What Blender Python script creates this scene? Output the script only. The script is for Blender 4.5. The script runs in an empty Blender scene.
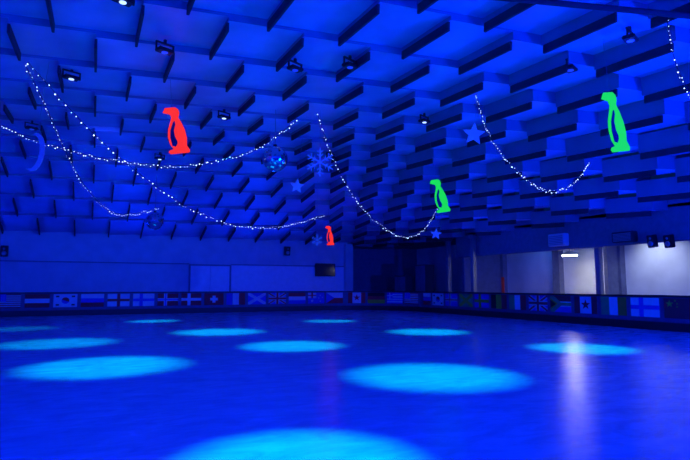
import bpy, bmesh, math, random
from mathutils import Vector, Matrix
random.seed(7)
sc=bpy.context.scene
sc.view_settings.view_transform='Standard'
F=537.0; HZ=286.0; CH=1.5; YAW=math.radians(25); PIT=math.atan((HZ-230)/F)
CAM=Vector((0,0,CH))
FH=Vector((math.sin(YAW),math.cos(YAW),0)); RT=Vector((math.cos(YAW),-math.sin(YAW),0)); UPZ=Vector((0,0,1))
FW=FH*math.cos(PIT)+UPZ*math.sin(PIT); UP=UPZ*math.cos(PIT)-FH*math.sin(PIT)
def ray(px,py): return (FW+RT*((px-345)/F)+UP*((230-py)/F)).normalized()
def at_depth(px,py,d):
    r=ray(px,py); return CAM+r*(d/r.dot(FH))
UE=20.5; VE=35.2; EAVE=4.55; RISE=3.0
def g(t):
    t=max(0,min(t/13.0,1)); return math.sin(t*math.pi/2)
def H(u,v): return EAVE+RISE*g(UE-u)*g(VE-v)
def hit_ceiling(px,py,off=0.0):
    r=ray(px,py); s=2.0
    while s<60:
        p=CAM+r*s
        if p.z>=H(p.x,p.y)-off: return p
        s+=0.05
    return CAM+r*34
# ---------- materials
MC={}
def mat(name,col,rough=0.6,metal=0.0,emit=None,es=1.0,noise=0.0,nscale=4.0,bump=0.0,spec=0.5):
    if name in MC: return MC[name]
    m=bpy.data.materials.new(name); m.use_nodes=True; nt=m.node_tree; b=nt.nodes['Principled BSDF']
    b.inputs['Base Color'].default_value=(*col,1); b.inputs['Roughness'].default_value=rough; b.inputs['Metallic'].default_value=metal
    b.inputs['Specular IOR Level'].default_value=spec
    if emit: b.inputs['Emission Color'].default_value=(*emit,1); b.inputs['Emission Strength'].default_value=es
    if noise>0 or bump>0:
        tc=nt.nodes.new('ShaderNodeTexCoord'); n=nt.nodes.new('ShaderNodeTexNoise'); n.inputs['Scale'].default_value=nscale; n.inputs['Detail'].default_value=6
        nt.links.new(tc.outputs['Object'],n.inputs['Vector'])
        if noise>0:
            r=nt.nodes.new('ShaderNodeValToRGB')
            r.color_ramp.elements[0].position=0.3; r.color_ramp.elements[1].position=0.7
            r.color_ramp.elements[0].color=(*[c*(1-noise) for c in col],1); r.color_ramp.elements[1].color=(*[min(1,c*(1+noise*0.5)) for c in col],1)
            nt.links.new(n.outputs['Fac'],r.inputs['Fac']); nt.links.new(r.outputs['Color'],b.inputs['Base Color'])
        if bump>0:
            bp=nt.nodes.new('ShaderNodeBump'); bp.inputs['Strength'].default_value=bump; bp.inputs['Distance'].default_value=0.02
            nt.links.new(n.outputs['Fac'],bp.inputs['Height']); nt.links.new(bp.outputs['Normal'],b.inputs['Normal'])
    MC[name]=m; return m
def ice_mat():
    m=bpy.data.materials.new('ice'); m.use_nodes=True; nt=m.node_tree; b=nt.nodes['Principled BSDF']; L=nt.links.new
    tc=nt.nodes.new('ShaderNodeTexCoord')
    mp=nt.nodes.new('ShaderNodeMapping'); mp.inputs['Rotation'].default_value=(0,0,0.5); mp.inputs['Scale'].default_value=(1,2.5,1); L(tc.outputs['Object'],mp.inputs['Vector'])
    n=nt.nodes.new('ShaderNodeTexNoise'); n.inputs['Scale'].default_value=1.5; n.inputs['Detail'].default_value=10; n.inputs['Roughness'].default_value=0.68; n.inputs['Distortion'].default_value=0.8; L(mp.outputs[0],n.inputs['Vector'])
    r=nt.nodes.new('ShaderNodeValToRGB'); r.color_ramp.elements[0].position=0.3; r.color_ramp.elements[1].position=0.72
    r.color_ramp.elements[0].color=(0.34,0.42,0.55,1); r.color_ramp.elements[1].color=(0.55,0.7,0.85,1)
    L(n.outputs['Fac'],r.inputs['Fac']); L(r.outputs['Color'],b.inputs['Base Color'])
    n2=nt.nodes.new('ShaderNodeTexNoise'); n2.inputs['Scale'].default_value=5; n2.inputs['Detail'].default_value=8; n2.inputs['Roughness'].default_value=.65; L(tc.outputs['Object'],n2.inputs['Vector'])
    mr=nt.nodes.new('ShaderNodeMapRange'); mr.inputs['From Min'].default_value=.3; mr.inputs['From Max'].default_value=.7; mr.inputs['To Min'].default_value=0.06; mr.inputs['To Max'].default_value=0.26; L(n.outputs['Fac'],mr.inputs['Value']); L(mr.outputs[0],b.inputs['Roughness'])
    bp=nt.nodes.new('ShaderNodeBump'); bp.inputs['Strength'].default_value=0.38; bp.inputs['Distance'].default_value=0.02; L(n2.outputs['Fac'],bp.inputs['Height']); L(bp.outputs[0],b.inputs['Normal'])
    b.inputs['IOR'].default_value=1.5
    return m
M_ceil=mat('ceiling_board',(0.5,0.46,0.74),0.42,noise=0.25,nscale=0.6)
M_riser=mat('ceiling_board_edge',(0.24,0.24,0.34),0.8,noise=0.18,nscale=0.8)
M_baf=mat('baffle_felt',(0.03,0.035,0.055),0.9,noise=0.2,nscale=3)
M_wall=mat('painted_block',(0.55,0.58,0.66),0.8,noise=0.12,nscale=1.5)
M_wallw=mat('white_wall',(0.75,0.77,0.8),0.8,noise=0.1,nscale=1.2)
M_dark=mat('dark_paint',(0.03,0.035,0.05),0.6,noise=0.1)
M_blk=mat('black_plastic',(0.012,0.012,0.016),0.5,noise=0.1)
M_board=mat('board_blue',(0.06,0.08,0.16),0.5,noise=0.15)
M_floor=mat('concrete',(0.2,0.2,0.22),0.9,noise=0.2)
M_metal=mat('grey_metal',(0.3,0.32,0.36),0.4,0.8,noise=0.1)
M_fascia=mat('fascia',(0.17,0.19,0.27),0.7,noise=0.15)
# ---------- helpers
def obj(name,me,parent=None,label=None,cat=None,kind=None,group=None):
    o=bpy.data.objects.new(name,me); sc.collection.objects.link(o)
    if parent: o.parent=parent
    if label: o['label']=label
    if cat: o['category']=cat
    if kind: o['kind']=kind
    if group: o['group']=group
    return o
def mesh(name,vs,fs,mats,mi=None,smooth=False):
    me=bpy.data.meshes.new(name); me.from_pydata([tuple(v) for v in vs],[],fs)
    for m in (mats if isinstance(mats,list) else [mats]): me.materials.append(m)
    if mi:
        for p,i in zip(me.polygons,mi): p.material_index=i
    if smooth:
        for p in me.polygons: p.use_smooth=True
    me.update(); return me
def boxvf(x0,y0,z0,x1,y1,z1,vs,fs):
    b=len(vs); vs+= [(x0,y0,z0),(x1,y0,z0),(x1,y1,z0),(x0,y1,z0),(x0,y0,z1),(x1,y0,z1),(x1,y1,z1),(x0,y1,z1)]
    fs+= [(b,b+3,b+2,b+1),(b+4,b+5,b+6,b+7),(b,b+1,b+5,b+4),(b+1,b+2,b+6,b+5),(b+2,b+3,b+7,b+6),(b+3,b,b+4,b+7)]
def boxmesh(name,boxes,m,bev=0.0):
    vs=[];fs=[]
    for b in boxes: boxvf(*b,vs,fs)
    me=mesh(name,vs,fs,m)
    if bev>0:
        bm=bmesh.new(); bm.from_mesh(me); bmesh.ops.bevel(bm,geom=bm.edges[:],offset=bev,segments=2,affect='EDGES'); bm.to_mesh(me); bm.free()
    return me
def struct(name,boxes,m,cat=None):
    return obj(name,boxmesh(name,boxes,m),kind='structure',label=name.replace('_',' ')+' of the ice arena',cat=cat or name.split('_')[0])
def prism(name,pts,th,mats,local=None):
    bm=bmesh.new(); vv=[bm.verts.new((x,0,z)) for x,z in pts]; f=bm.faces.new(vv)
    r=bmesh.ops.extrude_face_region(bm,geom=[f]); 
    for e in r['geom']:
        if isinstance(e,bmesh.types.BMVert): e.co.y+=th
    bmesh.ops.triangulate(bm,faces=[f for f in bm.faces if len(f.verts)>4])
    bmesh.ops.recalc_face_normals(bm,faces=bm.faces)
    me=bpy.data.meshes.new(name); bm.to_mesh(me); bm.free(); me.materials.append(mats); return me
def cyl(name,r,z0,z1,m,seg=16,r2=None):
    vs=[];fs=[]; r2=r if r2 is None else r2
    for z,rr in((z0,r),(z1,r2)):
        for i in range(seg):
            a=2*math.pi*i/seg; vs.append((rr*math.cos(a),rr*math.sin(a),z))
    for i in range(seg): j=(i+1)%seg; fs.append((i,j,seg+j,seg+i))
    fs.append(tuple(range(seg))[::-1]); fs.append(tuple(range(seg,2*seg)))
    return mesh(name,vs,fs,m)
def tube(name,pts,r,m,seg=6):
    vs=[];fs=[]
    n=len(pts)
    for k,p in enumerate(pts):
        t=(pts[min(k+1,n-1)]-pts[max(k-1,0)]).normalized()
        a=t.cross(Vector((0,0,1))); 
        if a.length<1e-3: a=t.cross(Vector((1,0,0)))
        a.normalize(); b=t.cross(a)
        for i in range(seg):
            w=2*math.pi*i/seg; vs.append(p+a*r*math.cos(w)+b*r*math.sin(w))
    for k in range(n-1):
        for i in range(seg):
            j=(i+1)%seg; fs.append((k*seg+i,k*seg+j,(k+1)*seg+j,(k+1)*seg+i))
    return mesh(name,vs,fs,m)
# ---------- room shell
UL=-13; VB=-9; UR=24.0; VF=37.5
struct('floor',[(UL,VB,-0.3,UR,VF,-0.05)],M_floor)
struct('wall_back',[(UL,VE,-0.05,16.6,VE+0.3,5.2)],M_wall)
struct('wall_left',[(UL-0.3,VB,-0.05,UL,VF,9)],M_wall)
struct('wall_near',[(UL,VB-0.3,-0.05,UR,VB,9)],M_wall)
struct('wall_alcove',[(16.6,VF,-0.05,UR+0.3,VF+0.3,5.2)],M_fascia)
struct('wall_right',[(UR,VB,-0.05,UR+0.3,VF,5.2)],M_wallw)
# ceiling: stepped boards
CU=1.8; CV=2.15
vs=[];fs=[];mi=[]
cells=[]
j=0; v=VE
while v>VB-2:
    v0=v-CV; off=(0.9 if j%2 else 0)
    u=UE-off+1.8
    while u>UL-1.8:
        u0=u-CU; uc=min((u+u0)/2,UE); vc=(v+v0)/2
        def z(uu,vv):
            return H(uc,min(vv,VE))+0.065*((vv-vc)/(CV/2))+0.05*((uu-uc)/(CU/2))
        b=len(vs)
        q=[(u0,v0),(u,v0),(u,v),(u0,v)]
        for (a,c) in q: vs.append((a,c,z(a,c)))
        for (a,c) in q: vs.append((a,c,z(a,c)+0.6))
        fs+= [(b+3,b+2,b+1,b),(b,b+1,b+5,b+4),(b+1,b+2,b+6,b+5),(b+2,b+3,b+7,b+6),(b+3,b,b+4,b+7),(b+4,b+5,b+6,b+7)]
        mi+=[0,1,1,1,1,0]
        cells.append((u0,u,v0,v,j))
        u=u0
    v=v0; j+=1
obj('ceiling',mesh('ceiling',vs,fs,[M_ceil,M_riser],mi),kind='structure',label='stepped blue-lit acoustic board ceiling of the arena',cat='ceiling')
struct('trim_1',[(UE,VB,4.5,UR+0.3,VF,4.7)],M_fascia,'trim')     # side soffit roof
struct('trim_2',[(UE,VB,3.25,UE+0.25,27.5,4.5)],M_fascia,'trim')    # fascia
struct('trim_3',[(16.6,VE,4.4,UE,VF,4.6)],M_fascia,'trim')
# baffles
bl=CV*0.94
bafme=boxmesh('acoustic_baffle',[(-0.03,-bl/2,-0.22,0.03,bl/2,-0.01)],M_baf,0.006)
blist=[]
for (u0,u1,v0,v1,j) in cells:
    uc=u0; vc=(v0+v1)/2
    if uc>UE-0.5 or vc<2.5 : continue
    p=Vector((uc,vc,H(uc,vc)-0.2))-CAM
    d=p.dot(FW)
    if d<1: continue
    x=345+F*p.dot(RT)/d; y=230-F*p.dot(UP)/d
    if x<-60 or x>760 or y<-80: continue
    blist.append((d,uc,vc))
blist.sort()
for k,(d,uc,vc) in enumerate(blist[:300]):
    hc=min(H(min(uc+.9,UE),vc),H(uc-.9,vc))
    sl=(H(min(uc+.9,UE),min(vc+0.5,VE))-H(min(uc+.9,UE),vc-0.5))
    o=obj('acoustic_baffle',bafme,label='long dark felt sound baffle hanging from the blue ceiling',cat='ceiling baffle',group='baffles under the ceiling')
    o.location=(uc,vc,hc-0.055); o.rotation_euler=(math.atan(sl+0.06),0,0)
# ---------- ice
RU0=-11.0; RU1=17.5; RV0=-7.0; RV1=31.0; RR=4.5
def path():
    pts=[]
    def arc(cx,cy,a0,a1):
        for i in range(13):
            a=a0+(a1-a0)*i/12; pts.append(Vector((cx+RR*math.cos(a),cy+RR*math.sin(a),0)))
    arc(RU0+RR,RV0+RR,-math.pi/2,-math.pi)
    arc(RU0+RR,RV1-RR,math.pi,math.pi/2)
    arc(RU1-RR,RV1-RR,math.pi/2,0)
    arc(RU1-RR,RV0+RR,0,-math.pi/2)
    return pts
P=path()
vs=[(p.x,p.y,0) for p in P]+[(p.x,p.y,-0.05) for p in P]; n=len(P)
fs=[tuple(range(n))[::-1]]+[(i,(i+1)%n,n+(i+1)%n,n+i) for i in range(n)]
me=mesh('ice_sheet',vs,fs,ice_mat())
bm=bmesh.new(); bm.from_mesh(me); bmesh.ops.recalc_face_normals(bm,faces=bm.faces); bm.to_mesh(me); bm.free()
obj('ice_sheet',me,label='smooth blue-lit ice surface with cyan light pools',cat='ice')
def sweep(name,z0,z1,o0,o1,m):
    vs=[];fs=[]; n=len(P)
    for k,p in enumerate(P):
        t=(P[(k+1)%n]-P[k-1]).normalized(); nn=Vector((-t.y,t.x,0)) # outward (path clockwise)
        for (o,z) in((o0,z0),(o1,z0),(o1,z1),(o0,z1)): vs.append(p+nn*o+Vector((0,0,z)))
    for k in range(n):
        k2=(k+1)%n
        for i in range(4): i2=(i+1)%4; fs.append((k*4+i,k2*4+i,k2*4+i2,k*4+i2))
    me=mesh(name,vs,fs,m); bm=bmesh.new(); bm.from_mesh(me); bmesh.ops.recalc_face_normals(bm,faces=bm.faces); bm.to_mesh(me); bm.free(); return me
bar=obj('rink_barrier',None,label='dark blue hockey boards with black kick plate around the ice',cat='rink barrier')
obj('board_panel',sweep('board_panel',0.28,1.12,0.02,0.12,M_board),bar)
obj('kick_plate',sweep('kick_plate',-0.02,0.28,0.0,0.13,M_blk),bar)
obj('top_rail',sweep('top_rail',1.12,1.19,-0.02,0.16,M_blk),bar)
# ---------- flags
COL={'w':(0.7,0.7,0.7),'r':(0.6,0.03,0.04),'b':(0.02,0.06,0.5),'k':(0.01,0.01,0.01),'g':(0.02,0.4,0.12),'y':(0.7,0.6,0.03),'o':(0.8,0.25,0.02),'c':(0.2,0.5,0.9)}
def fm(c): return mat('flag_cloth_'+{'w':'white','r':'red','b':'blue','k':'black','g':'green','y':'yellow','o':'orange','c':'sky'}[c],COL[c],0.8,noise=0.08,nscale=6)
def hs(*cs): n=len(cs); return [[(0,1-(i+1)/n),(1,1-(i+1)/n),(1,1-i/n),(0,1-i/n),c] for i,c in enumerate(cs)]
def vst(*cs): n=len(cs); return [[(i/n,0),((i+1)/n,0),((i+1)/n,1),(i/n,1),c] for i,c in enumerate(cs)]
def R(x0,y0,x1,y1,c): return [(x0,y0),(x1,y0),(x1,y1),(x0,y1),c]
def nord(a,b,c=None):
    l=[R(0,0,1,1,a),R(.3,0,.46,1,b),R(0,.39,1,.61,b)]
    if c: l+=[R(.345,0,.415,1,c),R(0,.45,1,.55,c)]
    return l
def disc(cx,cy,r,c,n=18,asp=0.66): return [(cx+r*asp*math.cos(2*math.pi*i/n),cy+r*math.sin(2*math.pi*i/n)) for i in range(n)]+[c]
saltire=lambda a,b:[R(0,0,1,1,a),[(0,0),(.12,0),(1,.82),(1,1),(.88,1),(0,.18),b],[(0,1),(0,.82),(.88,0),(1,0),(1,.18),(.12,1),b]]
uj=saltire('b','w')+[[(0,0),(.06,0),(1,.91),(1,1),(.94,1),(0,.09),'r'],[(0,1),(0,.91),(.94,0),(1,0),(1,.09),(.06,1),'r'],R(.4,0,.6,1,'w'),R(0,.35,1,.65,'w'),R(.44,0,.56,1,'r'),R(0,.41,1,.59,'r')]
def star5(cx,cy,r,c,asp=.66):
    return [(cx+(r if i%2==0 else r*.4)*asp*math.cos(math.pi/2+i*math.pi/5),cy+(r if i%2==0 else r*.4)*math.sin(math.pi/2+i*math.pi/5)) for i in range(10)]+[c]
usa=hs(*('rwrwrwrwrwrwr'))+[R(0,.46,.42,1,'b')]+[disc(.07+.09*i,.55+.12*k,.022,'w',6) for i in range(4) for k in range(4)]
korea=[R(0,0,1,1,'w'),disc(.5,.5,.25,'r'),[(.5+.25*.66*math.cos(math.pi+math.pi*i/9-.4),.5+.25*math.sin(math.pi+math.pi*i/9-.4)) for i in range(10)]+['b']]+[R(a,b,a+.14,b+.12,'k') for a in(.1,.76) for b in(.12,.76)]
greece=hs(*('bwbwbwbwb'))+[R(0,.444,.37,1,'b'),R(.148,.444,.222,1,'w'),R(0,.68,.37,.77,'w')]
czech=hs('w','r')+[[(0,0),(.5,.5),(0,1),'b']]
safrica=[R(0,0,1,1,'w'),R(0,.66,1,1,'r'),R(0,0,1,.34,'b'),[(0,0),(.0,1),(.18,1),(.52,.6),(1,.6),(1,.4),(.52,.4),(.18,0),'g'],[(0,.14),(.36,.5),(0,.86),'y'],[(0,.24),(.28,.5),(0,.76),'k']]
canada=[R(0,0,1,1,'w'),R(0,0,.25,1,'r'),R(.75,0,1,1,'r'),star5(.5,.52,.32,'r')]
japan=[R(0,0,1,1,'w'),disc(.5,.5,.3,'r')]
brazil=[R(0,0,1,1,'g'),[(.08,.5),(.5,.1),(.92,.5),(.5,.9),'y'],disc(.5,.5,.24,'b')]
swiss=[R(0,0,1,1,'r'),R(.42,.2,.58,.8,'w'),R(.3,.39,.7,.61,'w')]
england=[R(0,0,1,1,'w'),R(.43,0,.57,1,'r'),R(0,.4,1,.6,'r')]
aus=[R(0,0,1,1,'b'),R(0,.5,.5,1,'w'),R(.2,.5,.3,1,'r'),R(0,.7,.5,.8,'r'),star5(.25,.25,.16,'w'),star5(.75,.75,.1,'w'),star5(.75,.2,.1,'w'),star5(.65,.5,.08,'w'),star5(.88,.55,.08,'w')]
china=[R(0,0,1,1,'r'),star5(.18,.72,.2,'y'),star5(.36,.88,.06,'y'),star5(.42,.74,.06,'y'),star5(.42,.58,.06,'y')]
FL={'german':hs('k','r','y'),'american':usa,'austrian':hs('r','w','r'),'korean':korea,'english':england,'norwegian':nord('r','w','b'),'danish':nord('r','w'),'british':uj,'jamaican':saltire('g','y'),
'scottish':saltire('b','w'),'finnish':nord('w','b'),'icelandic':nord('b','w','r'),'swedish':nord('b','y'),'greek':greece,'czech':czech,'italian':vst('g','w','r'),'french':vst('b','w','r'),'south african':safrica,
'canadian':canada,'japanese':japan,'brazilian':brazil,'swiss':swiss,'australian':aus,'chinese':china,'russian':hs('w','b','r'),'dutch':hs('r','w','b'),'irish':vst('g','w','o'),'polish':hs('w','r'),'belgian':vst('k','y','r'),'hungarian':hs('r','w','g')}
FW_,FH_=1.08,0.66
def flagmesh(name,layers):
    vs=[];fs=[];mi=[];mats=[];key={}
    for k,l in enumerate(layers):
        c=l[-1]; b=len(vs)
        for (x,y) in l[:-1]:
            vs.append(((x-.5)*FW_, -0.004-0.0006*k, (y-.5)*FH_))
        fs.append(tuple(range(b,len(vs))))
        if c not in key: key[c]=len(mats); mats.append(fm(c))
        mi.append(key[c])
    b=len(vs); vs+=[(-.5*FW_,0,-.5*FH_),(.5*FW_,0,-.5*FH_),(.5*FW_,0,.5*FH_),(-.5*FW_,0,.5*FH_)]; fs.append((b+3,b+2,b+1,b)); mi.append(0)
    return mesh(name,vs,fs,mats,mi)
seq=[(Vector((-9.5+i*0.25,RV1,0)),0.0) for i in range(int((RU1-RR+9.5)/0.25)+1)]
for i in range(1,40):
    a=math.pi/2*(i/40); seq.append((Vector((RU1-RR+RR*math.sin(a),RV1-RR+RR*math.cos(a),0)),-a))
i=0
while RV1-RR-i*0.25>3: seq.append((Vector((RU1,RV1-RR-i*0.25,0)),-math.pi/2)); i+=1
order=['polish','brazilian','chinese','german','american','austrian','korean','russian','english','finnish','norwegian','danish','swiss','french','scottish','british','dutch','australian','czech','canadian','german','greek','american','russian','korean','icelandic','jamaican','swedish','belgian','italian','british','south african','canadian','irish','finnish','chinese','french']
cache={}
acc=0; last=seq[0][0]; nxt=0.7; k=0
for (p,a) in seq:
    acc+=(p-last).length; last=p
    if acc>=nxt and k<len(order):
        nm=order[k]; k+=1; nxt+=1.25
        if nm not in cache: cache[nm]=flagmesh('flag',FL[nm])
        inw=Vector((math.sin(a),-math.cos(a),0))
        o=obj('flag',cache[nm],label=f'{nm} national flag mounted on the rink boards',cat='flag',group='national flags along the rink boards')
        o.location=p+Vector((0,0,0.76)); o.rotation_euler=(0,0,a)
        if -math.pi/2<a<0: o.location+=inw*0.03
        o.location+=-inw*0.01
# ---------- ceiling lamps + pools
pools=[(432,373,92),(110,364,84),(60,342,60),(293,344.5,55),(220,331,48),(580,347,55),(427,331,43),(330,320.5,28),(155,320.5,27),(300,457,135),(22,328,38)]
M_lens=mat('lamp_lens',(0.1,0.3,0.9),0.3,emit=(0.1,0.3,1.0),es=0.08)
M_lensb=mat('lamp_lens_lit',(0.5,0.6,0.9),0.3,emit=(0.5,0.7,1.0),es=1.5)
def lampfix():
    body=boxmesh('lamp_body',[(-0.2,-0.13,-0.2,0.2,0.13,-0.12)],M_blk,0.02)
    yoke=boxmesh('yoke',[(-0.24,-0.02,-0.18,-0.21,0.02,0.0),(0.21,-0.02,-0.18,0.24,0.02,0.0),(-0.24,-0.03,0.0,0.24,0.03,0.03),(-0.03,-0.03,0.03,0.03,0.03,0.12)],M_blk)
    return body,yoke,cyl('lens',0.08,-0.215,-0.2,M_lens),cyl('lens',0.07,-0.215,-0.2,M_lensb)
LB,LY,LL,LL2=lampfix()
def fixture(loc,rz=0,lit=False):
    e=obj('spotlight',LB,label='black ceiling spotlight with a lit lens' if lit else 'black ceiling spotlight aimed down at the ice',cat='spotlight',group='spotlights on the ceiling')
    y=obj('yoke',LY,e); l=obj('lens',LL2 if lit else LL,e); e.location=loc; e.rotation_euler=(0,0,rz)
    return e
for (px,py,hw) in pools:
    d=F*CH/(py-HZ); g0=at_depth(px,HZ,d); rad=hw/F*d
    z=H(g0.x,g0.y)-0.14
    fixture((g0.x,g0.y,z+0.0),0.4,lit=(px in(60,110,220,155,427)))
    L=bpy.data.lights.new('pool_spot','SPOT'); L.energy=3900; L.color=(0.0,0.60,1.0); L.spot_size=2*math.atan(rad*1.07/(z-0.4)); L.spot_blend=0.8; L.shadow_soft_size=0.06
    if py==328: L.energy=800
    if px in (60,155,330): L.energy=2600
    o=bpy.data.objects.new('pool_spot',L); sc.collection.objects.link(o); o.location=(g0.x,g0.y,z-0.32)
# ---------- penguins
pen=[(0.0,.90),(.03,.95),(.06,1.0),(.30,1.0),(.37,.95),(.39,.87),(.36,.78),(.43,.66),(.50,.5),(.54,.32),(.53,.16),(.60,.05),(.58,0),(.14,-.01),(.10,.03),(.13,.07),(.22,.09),(.14,.2),(.10,.36),(.11,.52),(.17,.68),(.20,.78),(.17,.85)]
belly=[(.20,.16),(.16,.34),(.17,.5),(.24,.67),(.28,.70),(.29,.62),(.25,.5),(.27,.36),(.32,.26),(.32,.2),(.28,.14)]
def penguin(px,py_top,py_bot,d,col,nm,tilt=0,wx=1.0):
    e0=at_depth(px,py_bot,d); e1=at_depth(px,py_top,d); s=(e1-e0).length
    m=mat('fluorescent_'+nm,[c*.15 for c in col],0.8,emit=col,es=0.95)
    body=prism('penguin_cutout',[((x-.32)*s*wx,z*s) for x,z in pen],0.04,m)
    e=obj('penguin_cutout',body,label=f'fluorescent {nm} penguin cutout hanging from the ceiling',cat='penguin decoration')
    e.location=e0; e.rotation_euler=(0,tilt,-YAW)
    b=obj('belly',prism('belly',[((x-.32)*s*wx,z*s) for x,z in belly],0.012,mat('belly_black',(0.01,0.015,0.10),0.7,noise=.1)),e,label='dark belly patch'); b.location=(0,-0.013,0)
    top=H(e0.x,e0.y)-.05
    w=obj('hanging_wire',tube('hanging_wire',[Vector((-.1*s*wx,0.02,s*.99)),Vector((-.1*s*wx,0.02,top-e0.z))],0.006,M_metal),e)
penguin(178,107,153,15,(1.0,0.03,0.01),'red',-0.08,.9)
penguin(620,92,151,12,(0.01,0.75,0.06),'green',-0.06,.62)
penguin(443,179,212,20,(0.01,0.75,0.06),'green',-0.12,.85)
penguin(330,226,245,29,(1.0,0.03,0.01),'red',0.0,.8)
# ---------- string lights
M_bulb=mat('bulb_glow',(1,1,1),0.5,emit=(0.5,0.7,1.0),es=3.5)
M_cable=mat('cable',(0.01,0.01,0.03),0.7,noise=.1)
bm=bmesh.new(); bmesh.ops.create_icosphere(bm,subdivisions=1,radius=1.0); bulbme=bpy.data.meshes.new('bulb'); bm.to_mesh(bulbme); bm.free(); bulbme.materials.append(M_bulb)
def catmull(pts,n=14):
    out=[]; p=[pts[0]]+pts+[pts[-1]]
    for i in range(1,len(p)-2):
        for k in range(n):
            t=k/n; a,b,c,d=p[i-1],p[i],p[i+1],p[i+2]
            out.append(0.5*((2*b)+(c-a)*t+(2*a-5*b+4*c-d)*t*t+(3*b-a-3*c+d)*t**3))
    out.append(pts[-1]); return out
def string(pts,da,db,nbul,rs=0.022):
    A=at_depth(*pts[0],da); B=at_depth(*pts[-1],db)
    nrm=(B-A).cross(UPZ).normalized()
    P3=[]
    for (x,y) in pts:
        r=ray(x,y); s=(A-CAM).dot(nrm)/r.dot(nrm); P3.append(CAM+r*s)
    C=catmull(P3)
    org=C[0].copy(); C=[c-org for c in C]
    e=obj('string_light',tube('string_light',C,0.008,M_cable,5),label='drooping string of small white fairy lights',cat='string light',group='fairy light strings under the ceiling')
    e.location=org
    tot=sum((C[i+1]-C[i]).length for i in range(len(C)-1)); step=tot/nbul; acc=0; nx=0
    for i in range(len(C)-1):
        seg=(C[i+1]-C[i]).length
        while nx<=acc+seg:
            b=obj('bulb',bulbme,e); b.location=C[i].lerp(C[i+1],(nx-acc)/seg)+Vector((random.uniform(-.02,.02),0,random.uniform(-.07,0.02))); b.scale=(rs*random.uniform(.45,1.1),)*3; nx+=step*random.uniform(.75,1.3)
        acc+=seg
def cd(px,py):
    return (hit_ceiling(px,py,0.35)-CAM).dot(FH)
def S(pts,nb,rs=0.021,da=None,db=None): string(pts,da or cd(*pts[0]),db or cd(*pts[-1]),nb,rs)
S([(28,62),(60,98),(100,140),(145,178),(190,208),(240,226),(285,226),(325,215)],96)
S([(2,125),(30,139),(75,152),(120,161),(170,166),(220,160),(262,146),(298,119)],96,.019)
S([(26,66),(45,105),(65,150),(88,190),(118,214),(160,208)],70,0.013,db=20)
S([(318,115),(328,145),(345,182),(368,214),(400,236),(422,231),(440,205)],90,.018)
S([(476,94),(485,125),(500,152),(525,178),(550,191),(574,183),(590,162)],85,.017)
S([(667,15),(671,45),(680,75),(694,100),(720,120),(745,110)],60,0.014)
# ---------- hanging decorations
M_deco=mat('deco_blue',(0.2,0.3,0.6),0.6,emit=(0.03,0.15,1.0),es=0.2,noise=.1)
def star(px,py,r,d):
    c=at_depth(px,py,d); s=r/F*d
    e=obj('star_ornament',prism('star_ornament',[((s if i%2==0 else s*.45)*math.cos(math.pi/2+i*math.pi/5),(s if i%2==0 else s*.45)*math.sin(math.pi/2+i*math.pi/5)) for i in range(10)],0.05,M_deco),label='pale blue five-pointed star hanging from the ceiling',cat='star ornament',group='hanging stars')
    e.location=c; e.rotation_euler=(0,0.1,-YAW)
    obj('hanging_wire',tube('hanging_wire',[Vector((0,0.02,s*.95)),Vector((0,0.02,H(c.x,c.y)-c.z))],0.005,M_metal),e)
star(474,134,12,15); star(297,186,8,21); star(436,234,6,27)
def flake(px,py,r,d):
    c=at_depth(px,py,d); s=r/F*d; vs=[];fs=[]
    def bar_(x0,z0,x1,z1,w):
        dx,dz=x1-x0,z1-z0; l=math.hypot(dx,dz); nx,nz=-dz/l*w,dx/l*w; b=len(vs)
        for y in(0,0.04):
            vs.extend([(x0+nx,y,z0+nz),(x0-nx,y,z0-nz),(x1-nx,y,z1-nz),(x1+nx,y,z1+nz)])
        fs.extend([(b,b+1,b+2,b+3),(b+7,b+6,b+5,b+4),(b,b+4,b+5,b+1),(b+1,b+5,b+6,b+2),(b+2,b+6,b+7,b+3),(b+3,b+7,b+4,b)])
    for k in range(6):
        a=k*math.pi/3+math.pi/6; bar_(0,0,s*math.cos(a),s*math.sin(a),s*.045)
        for f_,l_ in((.4,.25),(.65,.3)):
            for sg in(-1,1):
                bx,bz=s*f_*math.cos(a),s*f_*math.sin(a); bar_(bx,bz,bx+s*l_*math.cos(a+sg*math.pi/3.4),bz+s*l_*math.sin(a+sg*math.pi/3.4),s*.035)
    e=obj('snowflake_ornament',mesh('snowflake_ornament',vs,fs,M_deco),label='pale blue six-armed snowflake hanging from the ceiling',cat='snowflake ornament',group='hanging snowflakes')
    e.location=c; e.rotation_euler=(0,0,-YAW)
    obj('hanging_wire',tube('hanging_wire',[Vector((0,0.02,s*.9)),Vector((0,0.02,H(c.x,c.y)-c.z))],0.005,M_metal),e)
flake(320,162,15,18); flake(317,240,6,28)
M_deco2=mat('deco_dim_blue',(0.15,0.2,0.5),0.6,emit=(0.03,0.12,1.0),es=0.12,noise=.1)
c=at_depth(34,152,14); s=20/F*14
pts=[(s*math.cos(a),s*math.sin(a)) for a in [math.radians(120-240*i/20+0) for i in range(21)]]
pts+=[(-.25*s+ .85*s*math.cos(a)*0.95-0.02*s,.98*s*math.sin(a)*.9) for a in [math.radians(-105+210*i/20) for i in range(21)]][1:-1]
e=obj('moon_ornament',prism('moon_ornament',[(x*.5,z) for x,z in pts],0.05,M_deco2),label='dim blue crescent moon hanging from the ceiling',cat='moon ornament'); e.location=c
e.rotation_euler=(0,0.1,-YAW)
obj('hanging_wire',tube('hanging_wire',[Vector((0,0.02,s*.95)),Vector((0,0.02,H(c.x,c.y)-c.z))],0.005,M_metal),e)
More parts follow.
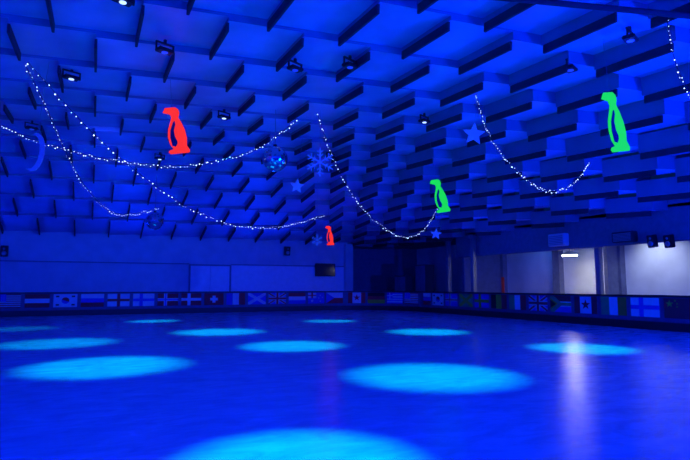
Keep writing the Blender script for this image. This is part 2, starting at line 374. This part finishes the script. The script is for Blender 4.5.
def mball(px,py,r,d):
    c=at_depth(px,py,d); s=r/F*d
    bm=bmesh.new(); bmesh.ops.create_uvsphere(bm,u_segments=32,v_segments=20,radius=s)
    m=bpy.data.materials.new('mirror_tiles'); m.use_nodes=True; nt=m.node_tree; b=nt.nodes['Principled BSDF']; b.inputs['Metallic'].default_value=1; b.inputs['Roughness'].default_value=.12
    tc=nt.nodes.new('ShaderNodeTexCoord'); vo=nt.nodes.new('ShaderNodeTexVoronoi'); vo.inputs['Scale'].default_value=14; nt.links.new(tc.outputs['Object'],vo.inputs['Vector'])
    bp=nt.nodes.new('ShaderNodeBump'); bp.inputs['Strength'].default_value=.6; nt.links.new(vo.outputs['Color'],bp.inputs['Height']); nt.links.new(bp.outputs[0],b.inputs['Normal']); b.inputs['Base Color'].default_value=(.6,.65,.75,1)
    me=bpy.data.meshes.new('mirror_ball'); bm.to_mesh(me); bm.free(); me.materials.append(m)
    e=obj('mirror_ball',me,label='mirrored disco ball hanging from the ceiling on a rod',cat='disco ball',group='mirror balls'); e.location=c
    obj('motor_mount',cyl('motor_mount',.07,s*.98,s*1.15,M_blk),e)
    obj('hanging_wire',tube('hanging_wire',[Vector((0,0,s)),Vector((0,0,H(c.x,c.y)-c.z))],0.012,M_metal),e)
mball(275,159,13,18); mball(155,221,9,26)
# ---------- back wall things
def wallx(px,vv):
    r=ray(px,HZ); return (r*(vv/r.y)).x
def wz(px,py,vv):
    r=ray(px,py); return (CAM+r*(vv/r.y)).z
u0=wallx(190,VE); u1=wallx(229,VE); zt=wz(210,266,VE)
M_pale=mat('door_paint',(.8,.83,.9),.6,noise=.08)
d1=obj('door_1',boxmesh('door_1',[(u0,VE-.06,0,(u0+u1)/2-.02,VE,zt),((u0+u1)/2+.02,VE-.06,0,u1,VE,zt)],M_pale),kind='structure',label='pale double door in the block wall',cat='door')
obj('trim_4',boxmesh('trim_4',[(u0-.1,VE-.08,0,u0,VE,zt+.1),(u1,VE-.08,0,u1+.1,VE,zt+.1),(u0,VE-.08,zt,u1,VE,zt+.1)],M_fascia),kind='structure',label='door frame',cat='trim')
zr=wz(100,263,VE)
obj('trim_5',boxmesh('trim_5',[(UL,VE-.05,zr,u0-.1,VE,zr+.07),(u1+.1,VE-.05,zr,16.6,VE,zr+.07)],M_fascia),kind='structure',label='horizontal rail along the block wall',cat='trim')
ub=wallx(345,VE)
obj('trim_10',boxmesh('trim_10',[(u1+.15,VE-.03,0,ub,VE,zr-.02)],M_pale),kind='structure',label='paler painted lower section of the block wall',cat='trim')
ut=wallx(324,VE)
tv=obj('television',boxmesh('television',[(-.75,-.12,-.45,.75,0,.45)],M_blk,.02),label='black flat television mounted on the block wall',cat='television'); tv.location=(ut,VE-.15,wz(324,270,VE))
obj('screen',boxmesh('screen',[(-.69,-.13,-.39,.69,-.12,.39)],mat('dark_screen',(.01,.015,.05),.1,noise=.05)),tv)
obj('wall_bracket',boxmesh('wall_bracket',[(-.15,0,-.15,.15,.14,.15)],M_metal),tv)
def speaker(loc,rz,s=.3,lab='black loudspeaker mounted high on the wall'):
    e=obj('loudspeaker',boxmesh('loudspeaker',[(-s*.6,-s*.5,-s,s*.6,s*.5,s)],M_blk,.02),label=lab,cat='loudspeaker',group='wall loudspeakers'); e.location=loc; e.rotation_euler=(0.15,0,rz)
    w=obj('woofer',cyl('woofer',s*.42,0,.03,M_metal,20,s*.3),e); w.rotation_euler=(math.pi/2,0,0); w.location=(0,-s*.5,-s*.35)
    t=obj('tweeter',cyl('tweeter',s*.2,0,.02,M_metal,16,s*.12),e); t.rotation_euler=(math.pi/2,0,0); t.location=(0,-s*.5,s*.5)
    obj('wall_bracket',boxmesh('wall_bracket',[(-.04,s*.5,-.04,.04,s*.5+.16,.04)],M_metal),e)
for px in(2,287): speaker((wallx(px,VE-.35),VE-.32,wz(px,251,VE-.3)),0)
# ---------- right side
def uv_on(px,uu):
    r=ray(px,HZ); return (r*(uu/r.x)).y
def uz(px,py,uu):
    r=ray(px,py); return (CAM+r*(uu/r.x)).z
for i,px in enumerate((505,561,622)):
    v_=uv_on(px,UR); obj(f'trim_{6+i}',boxmesh('pier',[(UR-.35,v_-.25,0,UR,v_+.25,4.5)],M_fascia),kind='structure',label='wall pier dividing the side wall',cat='trim')
struct('wall_side_partition',[(UE+.3,uv_on(505,UR),0,UR-.35,uv_on(505,UR)+.2,4.5)],M_fascia,'wall')
v622=uv_on(622,UR)
struct('wall_side_divider',[(22.9,v622-.1,0,UR-.35,v622+.1,4.5)],M_fascia,'wall')
pm=boxmesh('support_post',[(-.12,-.12,-.05,.12,.12,4.5),(-.2,-.2,-.05,.2,.2,.1),(-.2,-.2,4.3,.2,.2,4.5)],M_metal)
for px,uu in((474,20.2),(449,20.2),(600,20.9)):
    o=obj('support_post',pm,label='square steel post supporting the side roof',cat='post',group='steel roof posts'); o.location=(uu,uv_on(px,uu),0)
col=obj('corner_column',boxmesh('corner_column',[(16.3,VE-.35,-.05,16.9,VE+.3,4.5)],M_wall,.01),label='pale blue square column at the wall corner',cat='column')
acm=mat('unit_white',(.7,.72,.75),.5,noise=.05)
def unit(px,py,w,h,m,lab):
    v_=uv_on(px,UE); z=uz(px,py,UE)
    e=obj('heater_unit',boxmesh('heater_unit',[(-.35,-w/2,-h/2,0,w/2,h/2)],m,.03),label=lab,cat='heater',group='units on the fascia'); e.location=(UE,v_,z)
    obj('grille',boxmesh('grille',[(-.37,-w*.42,-h*.4+i*h*.13,-.35,w*.42,-h*.4+i*h*.13+.04) for i in range(6)],M_metal),e)
unit(563,240,1.0,.6,acm,'white box heater mounted on the dark fascia')
unit(630,237,1.0,.45,M_dark,'dark slim heater mounted on the fascia')
for px in(655,672): speaker((UE-.35,uv_on(px,UE-.35),uz(px,241,UE-.35)),-math.pi/2,.25,'black loudspeaker on the side fascia')
uu=22.3; v_=uv_on(571,uu); z_=uz(571,254,uu)
e=obj('pendant_lamp',cyl('pendant_lamp',.42,-.05,.16,mat('shade_metal',(.5,.52,.55),.4,.4,noise=.05),24,.12),label='round white pendant lamp glowing under the side roof',cat='pendant lamp'); e.location=(uu,v_,z_)
obj('bulb',cyl('bulb',.36,-.1,-.055,mat('white_glow',(1,1,1),.5,emit=(1,.97,.9),es=35),24),e)
obj('rod',cyl('rod',.015,.16,4.5-z_,M_metal),e)
def light(kind,loc,en,colr,size=.1,tgt=None,ang=None,blend=.5):
    L=bpy.data.lights.new('lamp',kind); L.energy=en; L.color=colr; L.shadow_soft_size=size
    o=bpy.data.objects.new('lamp',L); sc.collection.objects.link(o); o.location=loc
    if kind=='SPOT': L.spot_size=math.radians(ang); L.spot_blend=blend; o.rotation_euler=(Vector(tgt)-Vector(loc)).to_track_quat('-Z','Y').to_euler()
    return o
light('SPOT',(uu,v_,z_-.15),45,(1,.95,.9),.2,(uu,v_,0),120,.8)
vb=uv_on(662,UR)
light('SPOT',(22.2,vb,4.1),240,(.66,.78,1),.15,(UR,vb,1.5),110,.9)
light('SPOT',(22.4,uv_on(590,22.4),4.2),30,(.3,.5,1),.15,(UR,uv_on(590,UR),1.5),120,.7)
light('SPOT',(22.4,uv_on(530,22.4),4.2),45,(.06,.2,1),.15,(UR,uv_on(530,UR),1.5),130,.7)
def cabinet(px,uu,w,h,dp,m,lab,nm='storage_cabinet'):
    v_=uv_on(px,uu); e=obj(nm,boxmesh(nm,[(-dp/2,-w/2,-.05,dp/2,w/2,h)],m,.02),label=lab,cat=nm.replace('_',' ')); e.location=(uu,v_,0)
    obj('door',boxmesh('door',[(-dp/2-.02,-w/2+.04,.1,-dp/2,-.02,h-.06),(-dp/2-.02,.02,.1,-dp/2,w/2-.04,h-.06)],M_fascia),e)
    return e
cabinet(404,19.4,1.4,2.2,.6,M_dark,'tall dark cabinet standing behind the boards')
cabinet(425,20.0,1.2,2.9,.7,M_dark,'very tall dark cabinet in the corner alcove')
cabinet(478,22.8,1.3,2.5,.6,M_dark,'dark cabinet against the side wall')
vr=uv_on(503,21.2)
e=obj('banner_stand',boxmesh('banner_stand',[(-.02,-.10,.1,.02,.10,2.0)],mat('banner_red',(.6,.05,.02),.7,emit=(.8,.08,.02),es=.04)),label='narrow red upright banner on a stand',cat='banner'); e.location=(21.2,vr,0)
obj('base',boxmesh('base',[(-.2,-.25,-.05,.2,.25,.1)],M_metal,.01),e)
A=hit_ceiling(535,1,.45); B=hit_ceiling(700,17,.45); dd=(B-A)
obj('ceiling_pipe',tube('ceiling_pipe',[A-dd*.4,A,B,B+dd*.3],.06,M_baf,8),label='long dark service pipe running under the ceiling',cat='pipe')
for px,py in((165,46),(630,33),(350,61)):
    p=hit_ceiling(px,py,.2); fixture((p.x,p.y,H(p.x,p.y)-.16),.4)
# ---------- ambient blue lighting: added unseen fill lights standing in for bounced light
BL=(0.0,0.025,1.0)
for loc,tgt,en in (((-9,1,1.5),(2,16,7),2600),((15,1,1.5),(6,14,7),8500),((3,-5,2.5),(5,10,7),5000),((2,34.3,.9),(3,24,7),800),((10,34.3,.9),(8,24,7),800),((-7,34.3,.9),(-3,24,7),650),((19.2,24,.9),(12,22,7),1100),((19.2,14,.9),(12,14,7),1700)):
    light('SPOT',loc,en,BL,.3,tgt,150,.8)
for loc in ((-2,-4,5.5),(10,-3,5.5),(-9,12,6)):
    light('POINT',loc,330,BL,.3)
light('SPOT',(0,20,7.0),1100,(.01,.06,1),.1,(2,35,2.5),80,1)  # added fill spot without a fixture, brightens the back wall
w=bpy.data.worlds.new('world'); sc.world=w; w.use_nodes=True; w.node_tree.nodes['Background'].inputs[0].default_value=(0,.02,.2,1); w.node_tree.nodes['Background'].inputs[1].default_value=.3
# ---------- camera
cd_=bpy.data.cameras.new('camera'); cd_.lens=F/690*36; cd_.sensor_width=36; cam=bpy.data.objects.new('camera',cd_); sc.collection.objects.link(cam)
cam.location=CAM; cam.rotation_euler=FW.to_track_quat('-Z','Y').to_euler(); sc.camera=cam
